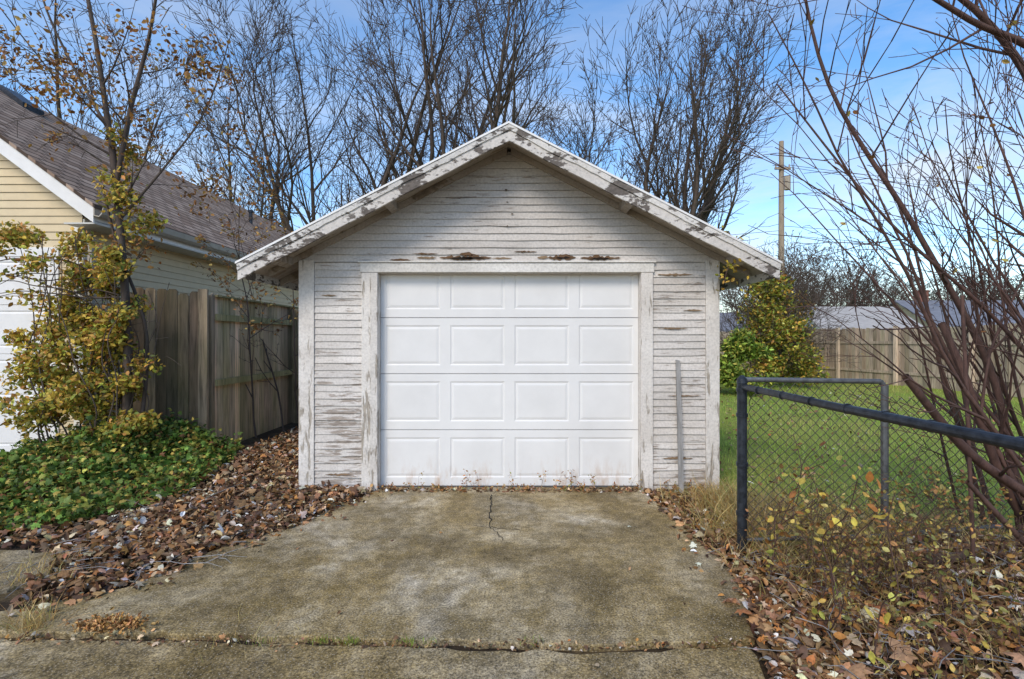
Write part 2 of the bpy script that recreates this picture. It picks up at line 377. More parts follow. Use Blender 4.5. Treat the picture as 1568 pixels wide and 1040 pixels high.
for s in (-1,1):
    def pt(d,off,y): return (CX+s*d,y,zt(d,off))
    mb.prism([pt(0,0,RY0+.01),pt(EX,0,RY0+.01),pt(EX,-.035,RY0+.01),pt(0,-.035,RY0+.01)],(0,RY1-RY0,0),(1,1,1),0)
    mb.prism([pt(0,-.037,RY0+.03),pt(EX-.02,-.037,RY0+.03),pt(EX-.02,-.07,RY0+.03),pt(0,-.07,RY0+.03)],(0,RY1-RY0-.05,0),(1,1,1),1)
mb.obj("roof",[M_garroof,M_soffit],gar)
mb=MB()
for s in (-1,1):
    def pt(d,off,y): return (CX+s*d,y,zt(d,off))
    n=40; jp=0;jq=0
    for i in range(n):
        d0=EX*i/n; d1=EX*(i+1)/n
        j0=.004*math.sin(i*.6+s);j1=.004*math.sin((i+1)*.6+s)
        mb.prism([pt(d0,-.05+j0,RY0),pt(d1,-.05+j1,RY0),pt(d1,-.155+j1,RY0),pt(d0,-.155+j0,RY0)],(0,.026,0),(.78,.76,.74))
        q=random.uniform(-.006,.004)
        mb.prism([pt(d0,-.010+j0,RY0-.022),pt(d1,-.010+j1,RY0-.022),pt(d1,-.058+j1+q,RY0-.012),pt(d0,-.058+j0+jq,RY0-.012)],(0,.03,0),(.95,.95,.95)); jq=q
    mb.prism([(CX+s*(EX-.022),RY0+.028,zt(EX,-.04)),(CX+s*(EX+.004),RY0+.028,zt(EX,-.04)),(CX+s*(EX+.004),RY0+.028,zt(EX,-.13)),(CX+s*(EX-.022),RY0+.028,zt(EX,-.13))],(0,RY1-RY0-.06,0),(.8,.8,.8))
mb.obj("rake_boards",M_rake,gar)
mb=MB()
for s in (-1,1):
    def pt(d,off,y): return (CX+s*d,y,zt(d,off))
    mb.prism([pt(0,.014,RY0-.028),pt(EX+.01,.014,RY0-.028),pt(EX+.01,-.006,RY0-.028),pt(0,-.006,RY0-.028)],(0,.05,0),(1,1,1))
mb.obj("drip_edge",M_white,gar)
mb=MB()
for s in (-1,1):
    def pt(d,off,y): return (CX+s*d,y,zt(d,off))
    mb.prism([pt(.02,-.072,FY-.03),pt(HW+.3,-.072,FY-.03),pt(HW+.3,-.135,FY-.03),pt(.02,-.135,FY-.03)],(0,.028,0),(.95,.95,.95))
    for y in np.arange(FY+.4,BY,.6): mb.prism([pt(HW-.05,-.072,y),pt(EX-.03,-.072,y),pt(EX-.03,-.14,y),pt(HW-.05,-.17,y)],(0,.04,0),(.8,.8,.8))
    for d in (1.1,2.15): mb.prism([pt(d,-.072,RY0+.03),pt(d+.06,-.072,RY0+.03),pt(d+.06,-.145,RY0+.03),pt(d,-.145,RY0+.03)],(0,OV-.062,0),(.85,.85,.85))
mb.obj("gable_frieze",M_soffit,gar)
def door(mb,x0,x1,z0,rows,y,cols,depth=.012):
    z=z0; W=(x1-x0)/cols
    for hh in rows:
        a,b=z+.004,z+hh-.004
        pz0=a+.082; pz1=b-.074
        xs=[]
        for c in range(cols):
            xs.append((x0+W*c+.05,x0+W*(c+1)-.05))
        mb.poly([(x0,y,a),(x1,y,a),(x1,y,pz0),(x0,y,pz0)]); mb.poly([(x0,y,pz1),(x1,y,pz1),(x1,y,b),(x0,y,b)])
        mb.poly([(x0,y,a),(x1,y,a),(x1,y+.015,a-.003),(x0,y+.015,a-.003)]); mb.poly([(x0,y,b),(x1,y,b),(x1,y+.015,b+.003),(x0,y+.015,b+.003)])
        e=[x0]+[q for p in xs for q in p]+[x1]
        for i in range(0,len(e),2): mb.poly([(e[i],y,pz0),(e[i+1],y,pz0),(e[i+1],y,pz1),(e[i],y,pz1)])
        for (pa,pb) in xs:
            prev=None
            for ins,dy in ((0,0),(.012,depth),(.018,depth),(.040,.001)):
                r=[(pa+ins,y+dy,pz0+ins),(pb-ins,y+dy,pz0+ins),(pb-ins,y+dy,pz1-ins),(pa+ins,y+dy,pz1-ins)]
                if prev:
                    for k in range(4): mb.poly([prev[k],prev[(k+1)%4],r[(k+1)%4],r[k]])
                prev=r
            mb.poly(prev)
        z+=hh
mb=MB(); DY=FY+.085
door(mb,-1.333,1.283,.012,[.57,.57,.57,.57],DY,4,.006)
mb.obj("garage_door",M_door,gar)
mb=MB(); mb.box(-1.34,1.29,DY+.018,DY+.03,-.03,2.30); mb.obj("door_backing",M_dark,gar)
mb=MB(); mb.box(-1.325,1.275,DY-.006,DY+.016,-.005,.014,(.12,.12,.12)); mb.obj("door_seal",M_white,gar)

mb=MB(); mb.prism([(1.63,FY-.14,-.03),(1.675,FY-.14,-.03),(1.672,FY-.03,1.29),(1.632,FY-.03,1.30)],(0,.025,0)); mb.obj("wooden_plank",M_plank)

# ------------------------------------------------------------------ neighbouring house
nh=empty("siding_house")
WX=-5.7; NF=6.8; NB=19.5; RX=-8.7; RZ=5.73; NEX=-5.3; NEZ=3.2; s2=(RZ-NEZ)/(NEX-RX)
zr=lambda d: RZ-s2*d
mb=MB()
mb.box(WX-6,WX-.004,NF+.004,NB,-.05,3.0); mb.prism([(WX-6,NF+.004,3.0),(WX-.004,NF+.004,3.0),(RX,NF+.004,RZ-.18)],(0,NB-NF-.004,0)); mb.obj("wall_core",M_beige,nh)
mb=MB()
lap(mb,(0,NF,0),(1,0,0),(0,-1,0),0,2.72,.105,lambda z:(-6.0,WX-.11),.016,.02,.0003,3)
lap(mb,(0,NF,0),(1,0,0),(0,-1,0),2.72,RZ-.2,.105,lambda z:(RX-min(3,(RZ-.1-z)/s2),min(WX-.0,RX+(RZ-.1-z)/s2)),.016,.02,.0003,3)
lap(mb,(WX,0,0),(0,1,0),(1,0,0),0,3.12,.105,lambda z:(NF,NB),.016,.02,.0003,4)
mb.obj("siding",M_beige,nh)
mb=MB()
mb.box(WX-.1,WX+.02,NF-.024,NF,0,3.0,(.95,.93,.85)); mb.box(WX,WX+.022,NF,NF+.1,0,3.1,(.95,.93,.85))
mb.box(-6.12,-6.0,NF-.03,NF,0,2.72); mb.box(-11.3,-6.12,NF-.03,NF,2.6,2.72)
yF=NF-.32
for s in (-1,1):
    P=lambda d,off,y:(RX+s*d,y,zr(d)+off)
    D=RX*-1+NEX
    mb.prism([P(0,-.02,yF),P(D,-.02,yF),P(D,-.22,yF),P(0,-.22,yF)],(0,.03,0))
    mb.prism([P(0,-.19,yF+.03),P(D,-.19,yF+.03),P(D,-.2,yF+.03),P(0,-.2,yF+.03)],(0,.29,0),(.8,.8,.8))
mb.box(WX,NEX,yF+.03,NB,2.97,2.99,(.75,.75,.72)); mb.box(NEX-.02,NEX,yF+.03,NB,2.99,3.16)
mb.obj("trim",M_white,nh)
mb=MB(); 
gp=[(NEX+.002,yF,3.17),(NEX+.002,yF,3.07),(NEX+.07,yF,3.05),(NEX+.11,yF,3.09),(NEX+.13,yF,3.17),(NEX+.12,yF,3.17),(NEX+.10,yF,3.10),(NEX+.07,yF,3.065),(NEX+.015,yF,3.075),(NEX+.015,yF,3.17)]
mb.prism(gp,(0,NB-yF,0)); mb.box(WX+.025,WX+.10,NF+.02,NF+.08,0,2.9); mb.obj("gutter",M_gutter,nh)
mb=MB()
for s in (-1,1):
    P=lambda d,off,y:(RX+s*d,y,zr(d)+off)
    D=-RX+NEX+.03
    mb.prism([P(0,0.03,yF-.02),P(D,0.03,yF-.02),P(D,-.018,yF-.02),P(0,-.018,yF-.02)],(0,NB-yF+.3,0))
mb.obj("roof",M_shingle,nh)
mb=MB(); mb.cyl((-7.4,14.5,4.5),(-7.4,14.5,5.15),.05); mb.cyl((-7.4,14.5,5.1),(-7.4,14.5,5.16),.07)
mb.prism([(-8.62,8.6,5.69),(-8.22,8.6,5.40),(-8.22,8.6,5.50),(-8.62,8.6,5.80)],(0,.4,0))
mb.obj("roof_vents",M_rail,nh)
mb=MB(); door(mb,-11.3,-6.12,.01,[.65]*4,NF-.02,5,.01); mb.obj("garage_door",M_white,nh)

# ------------------------------------------------------------------ left wooden fence
lf=empty("wooden_fence")
mb=MB()
def board(mb,p,u,nr,w,z0,z1,th,col,dog=.03):
    p=Vector(p);u=Vector(u);nr=Vector(nr)
    lean=random.gauss(0,.006); c0=random.gauss(0,.004)
    a=p; b=p+u*w; l=u*lean
    pts=[(a.x,a.y,z0),(b.x,b.y,z0)]
    for q,z in ((b+l,z1-dog),(b+l-u*dog,z1),(a+l+u*dog,z1+random.gauss(0,.004)),(a+l,z1-dog)): pts.append((q.x+nr.x*c0,q.y+nr.y*c0,z))
    mb.prism(pts,nr*th,col)
def tcol(j=.18,b=1.):
    v=b*math.exp(random.gauss(0,j)); return (v*random.uniform(.95,1.08),v,v*random.uniform(.9,1.03))
x=-5.2
while x<-4.2:
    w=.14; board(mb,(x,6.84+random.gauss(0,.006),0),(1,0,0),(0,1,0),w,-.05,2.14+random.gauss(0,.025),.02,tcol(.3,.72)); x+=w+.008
mb.box(-5.2,-4.1,6.865,6.90,.5,.59,(.8,.8,.8)); mb.box(-5.2,-4.1,6.865,6.90,1.6,1.69,(.8,.8,.8))
mb.box(-4.17,-4.05,6.80,6.835,-.05,2.17,(1.3,1.3,1.3)); mb.box(-4.15,-4.06,6.92,7.0,-.05,2.1,(1.1,1.1,1.1))
y=6.95
while y<20:
    zt_=2.13-.05*(y-6.95)/2.8 if y<9.8 else 2.08
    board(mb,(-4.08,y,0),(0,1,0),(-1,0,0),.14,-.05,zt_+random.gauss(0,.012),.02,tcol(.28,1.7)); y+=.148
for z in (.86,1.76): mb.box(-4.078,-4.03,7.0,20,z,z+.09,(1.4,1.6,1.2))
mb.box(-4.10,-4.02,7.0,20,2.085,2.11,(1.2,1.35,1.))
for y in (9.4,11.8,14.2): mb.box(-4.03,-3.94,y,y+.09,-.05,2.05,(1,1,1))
mb.obj("boards",M_fence,lf)

rf=empty("wooden_fence"); mb=MB()
def run(a,b,h,nsign):
    a=Vector((*a,0));b=Vector((*b,0)); d=(b-a); L=d.length; u=d/L; nr=Vector((-u.y,u.x,0))*nsign
    s=0
    while s<L:
        p=a+u*s; board(mb,p,u,nr,.14,-.03,h+.03*math.sin(s*.8)+random.gauss(0,.02),.02,tcol(.2,.95),.02); s+=.15
    for z in (.35,1.35):
        p=a-nr*.03; mb.prism([(p.x,p.y,z),(p.x+u.x*L,p.y+u.y*L,z),(p.x+u.x*L,p.y+u.y*L,z+.09),(p.x,p.y,z+.09)],nr*.028,(1.1,1.1,1.1))
    s=0
    while s<=L:
        p=a+u*s-nr*.13; mb.prism([(p.x,p.y,-.03),(p.x+u.x*.1,p.y+u.y*.1,-.03),(p.x+u.x*.1,p.y+u.y*.1,h+.05),(p.x,p.y,h+.05)],nr*.095,(1.5,1.45,1.4)); s+=2.4
run((12.0,21.8),(14.2,9.0),1.9,1); run((-3.9,21.9),(12.0,21.8),1.9,1)
mb.obj("boards",M_fence2,rf)

# ------------------------------------------------------------------ chain-link fence
cf=empty("chain_link_fence")
A=(1.64,3.65); B=(2.62,3.60)
def post(mb,x,y,h,r):
    mb.cyl((x,y,-.1),(x,y,h),r,n=16); mb.cyl((x,y,h),(x,y,h+.03),r*1.15,r*1.0,n=16); mb.cyl((x,y,h+.03),(x,y,h+.055),r*1.0,r*.3,n=16)
    for z in (.25,.6,.95,h-.06): mb.cyl((x,y,z),(x,y,z+.025),r*1.18,n=16)
mb=MB(); post(mb,A[0],A[1],1.19,.034)
pr=[(1.64,3.65,1.165),(1.635,2.6,1.16),(1.62,1.6,1.165),(1.61,.4,1.16),(1.6,-1,1.16)]
for a,b in zip(pr[:-1],pr[1:]): mb.cyl(a,b,.022,n=14)
for y in (3.4,3.1,2.8,2.5,2.25,2.0,1.8,1.65): mb.cyl((1.634,y,1.163),(1.634,y-.012,1.163),.026,n=14)
post(mb,1.62,1.0,1.19,.03)
mb.obj("pipe_frame",M_rail,cf,smooth=False)
mb=MB()
mb.cyl((A[0],A[1],1.215),(B[0]-.03,B[1],1.205),.018,n=12); mb.cyl((B[0]-.03,B[1],1.205),(B[0],B[1],1.17),.018,n=12)
mb.cyl((B[0],B[1],1.18),(B[0],B[1],-.1),.024,n=12)
mb.cyl((A[0],A[1],.07),(B[0],B[1],.12),.014,n=12); mb.cyl((B[0],B[1],.12),(3.5,3.6,.19),.018,n=12)
mb.obj("gate_frame",M_galv,cf)
def link_mesh(a,b,z0,z1,S,dx=.068,r=.0029,za=0,zb=0):
    a=np.array(a);b=np.array(b);L=np.linalg.norm(b-a);u=(b-a)/L;nn=np.array([-u[1],u[0]])
    H=z1-z0; k=int(H/(dx*.5)); N=int(L/dx)
    for i in range(N+1):
        for sgn in (0,1):
            prev=None
            for j in range(k+1):
                s=i*dx+(.25*dx if (j%2)^sgn else -.25*dx)+ (dx*.5 if sgn else 0)
                s=min(max(s,0),L); p=a+u*s+nn*((.003 if (j%2) else -.003)+.02*math.sin(s*3+j*.15))+rng.normal(0,.0012,2)
                q=Vector((p[0],p[1],z0+H*j/k+za+(zb-za)*s/L))
                if prev is not None:
                    d=q-prev; S.append((prev,q,d,d,r,r))
                prev=q
S=[]; link_mesh((1.68,3.65),(2.6,3.6),.08,1.19,S); link_mesh((2.64,3.6),(3.5,3.6),.10,1.10,S,zb=-.05)
tubes("mesh_wire",S,M_wire,3,parent=cf)

# ------------------------------------------------------------------ trees
def branch(S,p,d,L,r,lev,P):
    n=max(2,int(L/P['seg'][lev])); st=L/n; told=d.copy()
    for i in range(n):
        w=P['wig'][lev]
        t=Vector((told.x+random.gauss(0,w),told.y+random.gauss(0,w),told.z+random.gauss(0,w)+P['up'][lev])).normalized()
        q=p+t*st; f0=i/n; f1=(i+1)/n; tip=P['tip']
        r0=max(P['rmin'],r*(1-(1-tip)*f0)); r1=max(P['rmin']*.7,r*(1-(1-tip)*f1))
        S.append((p,q,told if i else t,t,r0,r1,lev))
        told=t; p=q
        if lev<P['max'] and f1>P['start'][lev]:
            m=P['kids'][lev]/n/(1-P['start'][lev]+.01); m=int(m)+(random.random()<m-int(m))
            for _ in range(m):
                ax=t.orthogonal().normalized(); az=random.uniform(0,2*math.pi); ax=ax*math.cos(az)+t.cross(ax)*math.sin(az)
                an=math.radians(random.uniform(*P['ang'])); cd=(t*math.cos(an)+ax*math.sin(an)).normalized()
                cl=L*random.uniform(*P['cl'])*(1-.45*f1)
                branch(S,p,cd,cl,r1*random.uniform(.5,.75),lev+1,P)
TP=dict(seg=[1.0,.8,.55,.4],wig=[.08,.10,.11,.13],up=[.04,.06,.06,.05],start=[.12,.12,.1,0],kids=[8.5,7.5,6,0],ang=(20,46),cl=(.38,.68),tip=.10,rmin=.013,max=3)
def talltree(x,y,H,nl,spread,r=.32,P=TP,zf=3.):
    S=[]; p=Vector((x,y,-.1)); d=Vector((random.gauss(0,.04),random.gauss(0,.04),1)).normalized()
    trunkH=zf
    q=p+d*trunkH; S.append((p,q,d,d,r*1.25,r,0))
    for i in range(nl):
        az=2*math.pi*(i+random.uniform(-.3,.3))/nl; an=math.radians(random.uniform(.35,1)*spread)
        dd=Vector((math.sin(an)*math.cos(az),math.sin(an)*math.sin(az),math.cos(an)))
        branch(S,q-d*random.uniform(.0,trunkH*.4),dd,(H-trunkH)*random.uniform(.8,1.05),r*random.uniform(.5,.75),0,P)
    return S
for (x,y,H,nl,sp) in ((-9.6,27,18,5,32),(-5.6,28,20.5,4,26),(-1.6,26,20.5,5,28),(8.9,28,17.2,7,24),(-21,25,18,4,28),(-15.0,29,17,4,32),(3.6,36,17,4,26)):
    S=talltree(x,y,H,nl,sp,P=TP if x!=8.9 else dict(TP,kids=[10,8,6,0],up=[.05,.08,.07,.05]))
    tubes("bare_tree",S,M_bark,4)
dt=empty("distant_trees")
TPd=dict(TP,kids=[8,6,5,0],rmin=.022)
meshes=[]
for k in range(3):
    o=tubes("tree",talltree(0,0,11,5,45,P=TPd,zf=1.5,r=.2),M_bark,3,parent=dt); meshes.append(o.data); o.location=(30+k*9,62+4*k,0)
for i in range(30):
    o=bpy.data.objects.new("tree",random.choice(meshes)); link(o,dt)
    y=random.uniform(50,100); x=y*random.uniform(.42,1.15) if i<24 else y*random.uniform(-1.1,-.3)
    o.location=(x,y,0); o.rotation_euler=(0,0,random.uniform(0,6)); s=random.uniform(.6,1.0)*(.75+y/220); o.scale=(s*1.2,s*1.2,s)

SP=dict(seg=[.3,.22,.16,.12],wig=[.07,.12,.15,.18],up=[.03,.04,.03,.0],start=[.1,.1,.1,0],kids=[7,5,3,0],ang=(28,60),cl=(.4,.7),tip=.15,rmin=.0032,max=3)
S=[]
def path(S,pts,r0,r1,kid=None,P=SP):
    pts=[Vector(p) for p in pts]
    Q=[]
    for i in range(len(pts)-1):
        a=pts[max(0,i-1)];b=pts[i];c=pts[i+1];d=pts[min(len(pts)-1,i+2)]
        for k in range(6):
            t=k/6; Q.append(.5*((2*b)+(c-a)*t+(2*a-5*b+4*c-d)*t*t+(3*b-a-3*c+d)*t**3))
    Q.append(pts[-1])
    tg=[(Q[min(i+1,len(Q)-1)]-Q[max(0,i-1)]).normalized() for i in range(len(Q))]
    for i in range(len(Q)-1):
        f=i/(len(Q)-1); g=(i+1)/(len(Q)-1); ra=r0+(r1-r0)*f; rb=r0+(r1-r0)*g
        S.append((Q[i],Q[i+1],tg[i],tg[i+1],ra,rb,0))
        if kid and f>kid[0] and random.random()<kid[1]:
            t=tg[i]; ax=t.orthogonal().normalized(); az=random.uniform(0,6.28); ax=ax*math.cos(az)+t.cross(ax)*math.sin(az)
            an=math.radians(random.uniform(30,60)); branch(S,Q[i],(t*math.cos(an)+ax*math.sin(an)).normalized(),kid[2]*random.uniform(.5,1.1),max(.004,rb*.45),1,P)
path(S,[(-4.56,6,-.05),(-4.5,6,.9),(-4.53,6,2.0),(-4.66,6,3.5),(-4.78,6.05,4.1),(-4.95,6.1,5.0),(-5.15,6.1,6.2),(-5.2,6.2,7.2)],.055,.012,(.38,.5,1.3))
path(S,[(-4.64,6,3.3),(-4.44,5.95,4.15),(-4.18,5.9,5.0),(-4.05,5.9,5.9),(-3.95,5.8,6.8)],.03,.008,(.1,.55,1.1))
path(S,[(-4.78,6.05,4.0),(-5.2,6.1,4.7),(-5.5,6,5.5),(-5.6,5.9,6.5)],.02,.006,(.1,.5,1.0))
path(S,[(-4.6,6,2.9),(-4.1,6.1,3.6),(-3.7,6.2,4.3),(-3.4,6.2,5.2)],.016,.005,(.2,.5,.8))
path(S,[(-4.45,6.05,.0),(-4.35,6.1,1.5),(-4.7,6.1,2.6),(-4.8,6.0,3.3)],.025,.012,(.5,.3,.6))
yt=tubes("bare_tree",S,M_bark,6)
tw=[s for s in S if s[6]>=1]
def leaves_on(segs,N,off=.04):
    k=rng.choice(len(segs),N); f=rng.uniform(0,1,(N,1))
    p0=np.array([segs[i][0][:] for i in k]);p1=np.array([segs[i][1][:] for i in k])
    return p0*(1-f)+p1*f+rng.normal(0,off,(N,3))
DEADP=[(.34,.16,.045),(.46,.25,.07),(.20,.095,.035),(.50,.34,.10)]
tw2=[s for s in tw if s[0].z<5.0 and s[0].z>1.8]
cl=[tw2[i] for i in rng.choice(len(tw2),70)]
scatter("dry_leaves",OVAL,leaves_on(cl,1900,.09),rng.uniform(.035,.075,1900),pal(1900,DEADP,[4,3,2,2]),M_leaf,1.,parent=yt)

S=[]
for (x,y) in ((-3.75,8.4),(-3.7,8.9),(-3.9,7.8)):
    branch(S,Vector((x,y,0)),Vector((random.gauss(-.03,.06),0,1)).normalized(),random.uniform(3.4,4.0),.022,0,dict(SP,kids=[12,6,3,0],cl=(.2,.4),up=[.03,.05,.04,.0]))
sap=tubes("sapling",S,M_bark,4)
sg=[s for s in S if s[6]>=1 and s[0].z>1.6]
scatter("leaves",OVAL,leaves_on(sg,1000,.04),rng.uniform(.04,.07,1000),pal(1000,DEADP,[4,3,2,2]),M_leaf,1.,parent=sap)

# ------------------------------------------------------------------ climbing vine
YG=[(.54,.38,.05),(.64,.42,.08),(.38,.36,.05),(.50,.24,.06),(.18,.20,.04)]
def blobs(N,bl):
    w=np.array([b[6] for b in bl],float); k=rng.choice(len(bl),N,p=w/w.sum()); b=np.array([x[:6] for x in bl])[k]
    d=norm(rng.normal(0,1,(N,3)))*rng.uniform(0.1,1.15,(N,1))**.6
    return b[:,:3]+d*b[:,3:6]
bl=[]
def vb(cx,cz,rx,rz,n,w,y=6.0):
    for i in range(n):
        a=random.uniform(0,6.28); q=random.random()**.5
        s=random.uniform(.10,.2); bl.append((cx+rx*q*math.cos(a),y+random.gauss(0,.16),cz+rz*q*math.sin(a),s*1.1,s,s*.8,w*random.uniform(.4,1.3)))
vb(-4.85,.55,.7,.4,22,1,5.9); vb(-4.95,1.15,.6,.45,26,1); vb(-4.9,1.75,.55,.35,20,.9); vb(-4.95,2.3,.55,.25,14,.8)
vb(-5.7,2.62,.7,.12,12,.6); vb(-4.55,2.75,.13,.45,8,.5); vb(-4.62,3.5,.13,.45,8,.3); vb(-5.55,2.1,.15,.3,4,.3); vb(-5.9,1.9,.12,.5,5,.25); vb(-5.6,1.1,.35,.6,14,.75)
Nv=17000; vp=blobs(Nv,bl); vp=vp[vp[:,2]>0.02]; Nv=len(vp)
g=np.clip((.9-vp[:,2]+rng.normal(0,.4,Nv))/1.2,0,1)[:,None]
vc=pal(Nv,YG,[4,3,4,2,2],.3)*(1-g)+pal(Nv,[(.13,.20,.03),(.27,.28,.05),(.42,.33,.06),(.3,.14,.05)],[3,3,2,1],.3)*g
vine=scatter("climbing_vine",OVAL,vp,rng.uniform(.035,.072,Nv),vc,M_leaf,.9,face=(0.2,-.6,.5))
S=[]
for i in range(26):
    x=random.uniform(-5.3,-4.4); pts=[Vector((x,6+random.gauss(0,.1),0))]
    for k in range(6): pts.append(pts[-1]+Vector((random.gauss(-.02,.1),random.gauss(0,.06),random.uniform(.3,.5))))
    path(S,pts,.012,.004)
for i in range(8):
    pts=[Vector((-4.6,6,2.1+random.gauss(0,.2)))]
    for k in range(6): pts.append(pts[-1]+Vector((-.3,random.gauss(0,.05),random.gauss(.1,.06)-.03*k)))
    path(S,pts,.01,.003)
for i in range(14):
    pts=[Vector((random.uniform(-5.2,-4.3),6+random.gauss(0,.15),random.uniform(1.,2.6)))]
    for k in range(5): pts.append(pts[-1]+Vector((random.gauss(0,.15),random.gauss(0,.08),random.gauss(-.05,.12))))
    path(S,pts,.004,.002)
tubes("stems",S,M_bark,4,parent=vine)

IV=[(-3.55,6.7),(-3.3,5.6),(-3.15,4.9),(-3.5,4.1),(-4.2,3.85),(-5.8,3.8),(-5.6,6.8)]
N=17000; p=sample(IV,N); 
dist=np.clip((p[:,1]-4.0)/2.6,0,1)
lump=np.sin(p[:,0]*5+1.3*np.sin(p[:,1]*3))*np.sin(p[:,1]*4.3+p[:,0])+.5*np.sin(p[:,0]*11+p[:,1]*3)*np.sin(p[:,1]*9)
hh=.06+.26*dist**1.2*np.clip((-p[:,0]-3.3)/.9,.12,1)+.17*(lump*.4+.5)*np.clip((-p[:,0]-3.1)/.5,.1,1)
z=hgt(p[:,0],p[:,1])+hh*rng.uniform(.2,1.0,N)+np.where(rng.uniform(0,1,N)<.06,rng.uniform(0,.16,N),0)
gcl=pal(N,[(.10,.18,.03),(.18,.27,.05),(.06,.11,.02),(.33,.32,.06),(.52,.40,.09),(.28,.14,.05)],[5,4.5,3,3,1.8,1.2],.35)
scatter("ivy_ground_cover",MAPLE,np.column_stack([p,z]),rng.uniform(.03,.066,N),gcl,M_leaf,.8)
# leaf litter
LIT=[(.26,.135,.058),(.36,.205,.095),(.18,.095,.05),(.48,.35,.21),(.10,.055,.033),(.66,.59,.50),(.43,.19,.055)]
LW=[5,5,5,4,3.2,1.8,1.5]
LP=[[(-3.6,9.5),(-2.2,9.5),(-2.15,5.15),(-1.38,5.05),(-1.66,4.5),(-1.94,3.96),(-2.19,3.54),(-2.34,3.1),(-2.75,2.85),(-2.95,3.1),(-3.1,3.5),(-3.4,3.72),(-4.6,3.8),(-3.6,4.6),(-3.6,6.6)]]
pts=[];szs=[]
def lit(poly,N,pile=.05,s=(.03,.075)):
    p=sample(poly,N); z=hgt(p[:,0],p[:,1])+rng.uniform(0,1,N)**1.5*pile+.008; z=np.maximum(z,.004); pts.append(np.column_stack([p,z])); szs.append(rng.uniform(*s,N))
lit(LP[0],11000,.07)
lit([(-2.0,5.1),(-1.36,5.05),(-1.75,4.1),(-2.3,3.5),(-3.2,3.75),(-3.0,4.6)],4200,.09)
lit([(-1.42,5.02),(1.32,5.02),(1.30,5.17),(-1.35,5.17)],500,.025,(.025,.05))
lit([(1.3,5.09),(1.34,4.2),(1.42,3.5),(1.35,3.0),(1.2,2.55),(1.14,2.2),(1.08,1.2),(3.6,1.2),(3.6,3.3),(1.9,3.6),(1.75,4.4),(2.05,5.09)],11500,.05,(.025,.065))
lit([(1.15,2.3),(1.38,3.0),(1.44,3.5),(1.5,3.5),(1.5,2)],300,.03,(.03,.05))
n=330; yy=rng.uniform(2.75,4.95,n); xe=np.interp(yy,[2.86,3.1,3.54,3.96,4.5,4.96],[-2.72,-2.34,-2.19,-1.94,-1.66,-1.42]); p=np.column_stack([xe+np.abs(rng.normal(0,.13,n))-.03,yy]); pts.append(np.column_stack([p,np.full(n,.012)])); szs.append(rng.uniform(.025,.055,n))
p=np.column_stack([rng.uniform(-2.4,1.3,25),rng.uniform(1.8,5,25)]); pts.append(np.column_stack([p,np.full(25,.01)])); szs.append(rng.uniform(.015,.035,25))
p=np.column_stack([rng.normal(1.33,.07,90),rng.uniform(1.8,4.9,90)]); pts.append(np.column_stack([p,np.full(90,.012)])); szs.append(rng.uniform(.025,.05,90))
xx=rng.uniform(-2.6,1.2,380); p=np.column_stack([xx,2.545-.03*np.cos(xx)+rng.normal(0,.02,380)]); pts.append(np.column_stack([p,rng.uniform(-.02,.008,380)])); szs.append(rng.uniform(.012,.028,380))
P3=np.concatenate(pts); SZ=np.concatenate(szs); k=rng.permutation(len(P3)); P3=P3[k];SZ=SZ[k]; n3=len(P3)//3
ll=empty("leaf_litter")
scatter("maple_leaves",MAPLE,P3[:n3],SZ[:n3]*1.15,pal(n3,LIT,LW,.35),M_litter,.5,parent=ll)
scatter("oval_leaves",OVAL,P3[n3:2*n3],SZ[n3:2*n3],pal(n3,LIT,LW,.35),M_litter,.5,parent=ll)
scatter("curled_leaves",CURL,P3[2*n3:],SZ[2*n3:],pal(len(P3)-2*n3,LIT,LW,.35),M_litter,.6,parent=ll)
# heap of orange fragments by the joint
n=900; q=np.column_stack([rng.normal(-2.1,.085,n),rng.normal(2.68,.035,n)]); q=np.column_stack([q,rng.uniform(.004,.025,n)])
scatter("orange_fragments",CURL,q,rng.uniform(.008,.028,n),pal(n,[(.50,.26,.08),(.58,.36,.14),(.36,.17,.06)],[4,3,2],.25),M_litter,.6,parent=ll)
# a few large leaves lying at the right
n=26; p=np.column_stack([rng.uniform(1.2,2.4,n),rng.uniform(1.9,2.9,n)]); 
scatter("large_leaves",MAPLE,np.column_stack([p,hgt(p[:,0],p[:,1])+.075]),rng.uniform(.08,.12,n),pal(n,[(.52,.30,.16),(.62,.5,.4),(.46,.2,.07)],[3,2,2],.15),M_litter,.35,parent=ll)

# ------------------------------------------------------------------ grass
lawnp=[(2.1,5.3),(1.75,4.5),(1.8,3.7),(3.2,3.7),(7,3.5),(13.8,9),(12,21),(2.1,21)]
N=90000; p=sample(lawnp,N*2); d=np.hypot(p[:,0],p[:,1]); keep=rng.uniform(0,1,len(p))<np.clip((6.0/d)**1.3,.12,1); p=p[keep]; N=len(p); d=d[keep]
z=hgt(p[:,0],p[:,1])
patch=np.sin(p[:,0]*1.1+2)*np.sin(p[:,1]*.9)+np.sin(p[:,0]*2.7+p[:,1]*1.9)*.5+np.sin(p[:,0]*5.1-p[:,1]*3.3)*.35+rng.normal(0,.3,N)
m=np.clip(patch*.8+.15,0,1)[:,None]
gcol=pal(N,[(.34,.50,.08),(.44,.60,.12),(.22,.34,.06),(.60,.58,.2)],[5,4,2,1.5],.22); gy=pal(N,[(.64,.54,.2),(.55,.55,.15),(.42,.52,.11)],[2,3,3],.2)
gcol=gcol*(1-m)+gy*m
scatter("lawn_grass",BLADE,np.column_stack([p,z]),rng.uniform(.03,.065,N)*(.9+d/25)[:],gcol,M_grass,upright=True)
NL=1700; p=sample([(2.1,5.3),(1.9,3.8),(7,3.6),(11,9),(10,16),(2.1,16)],NL)
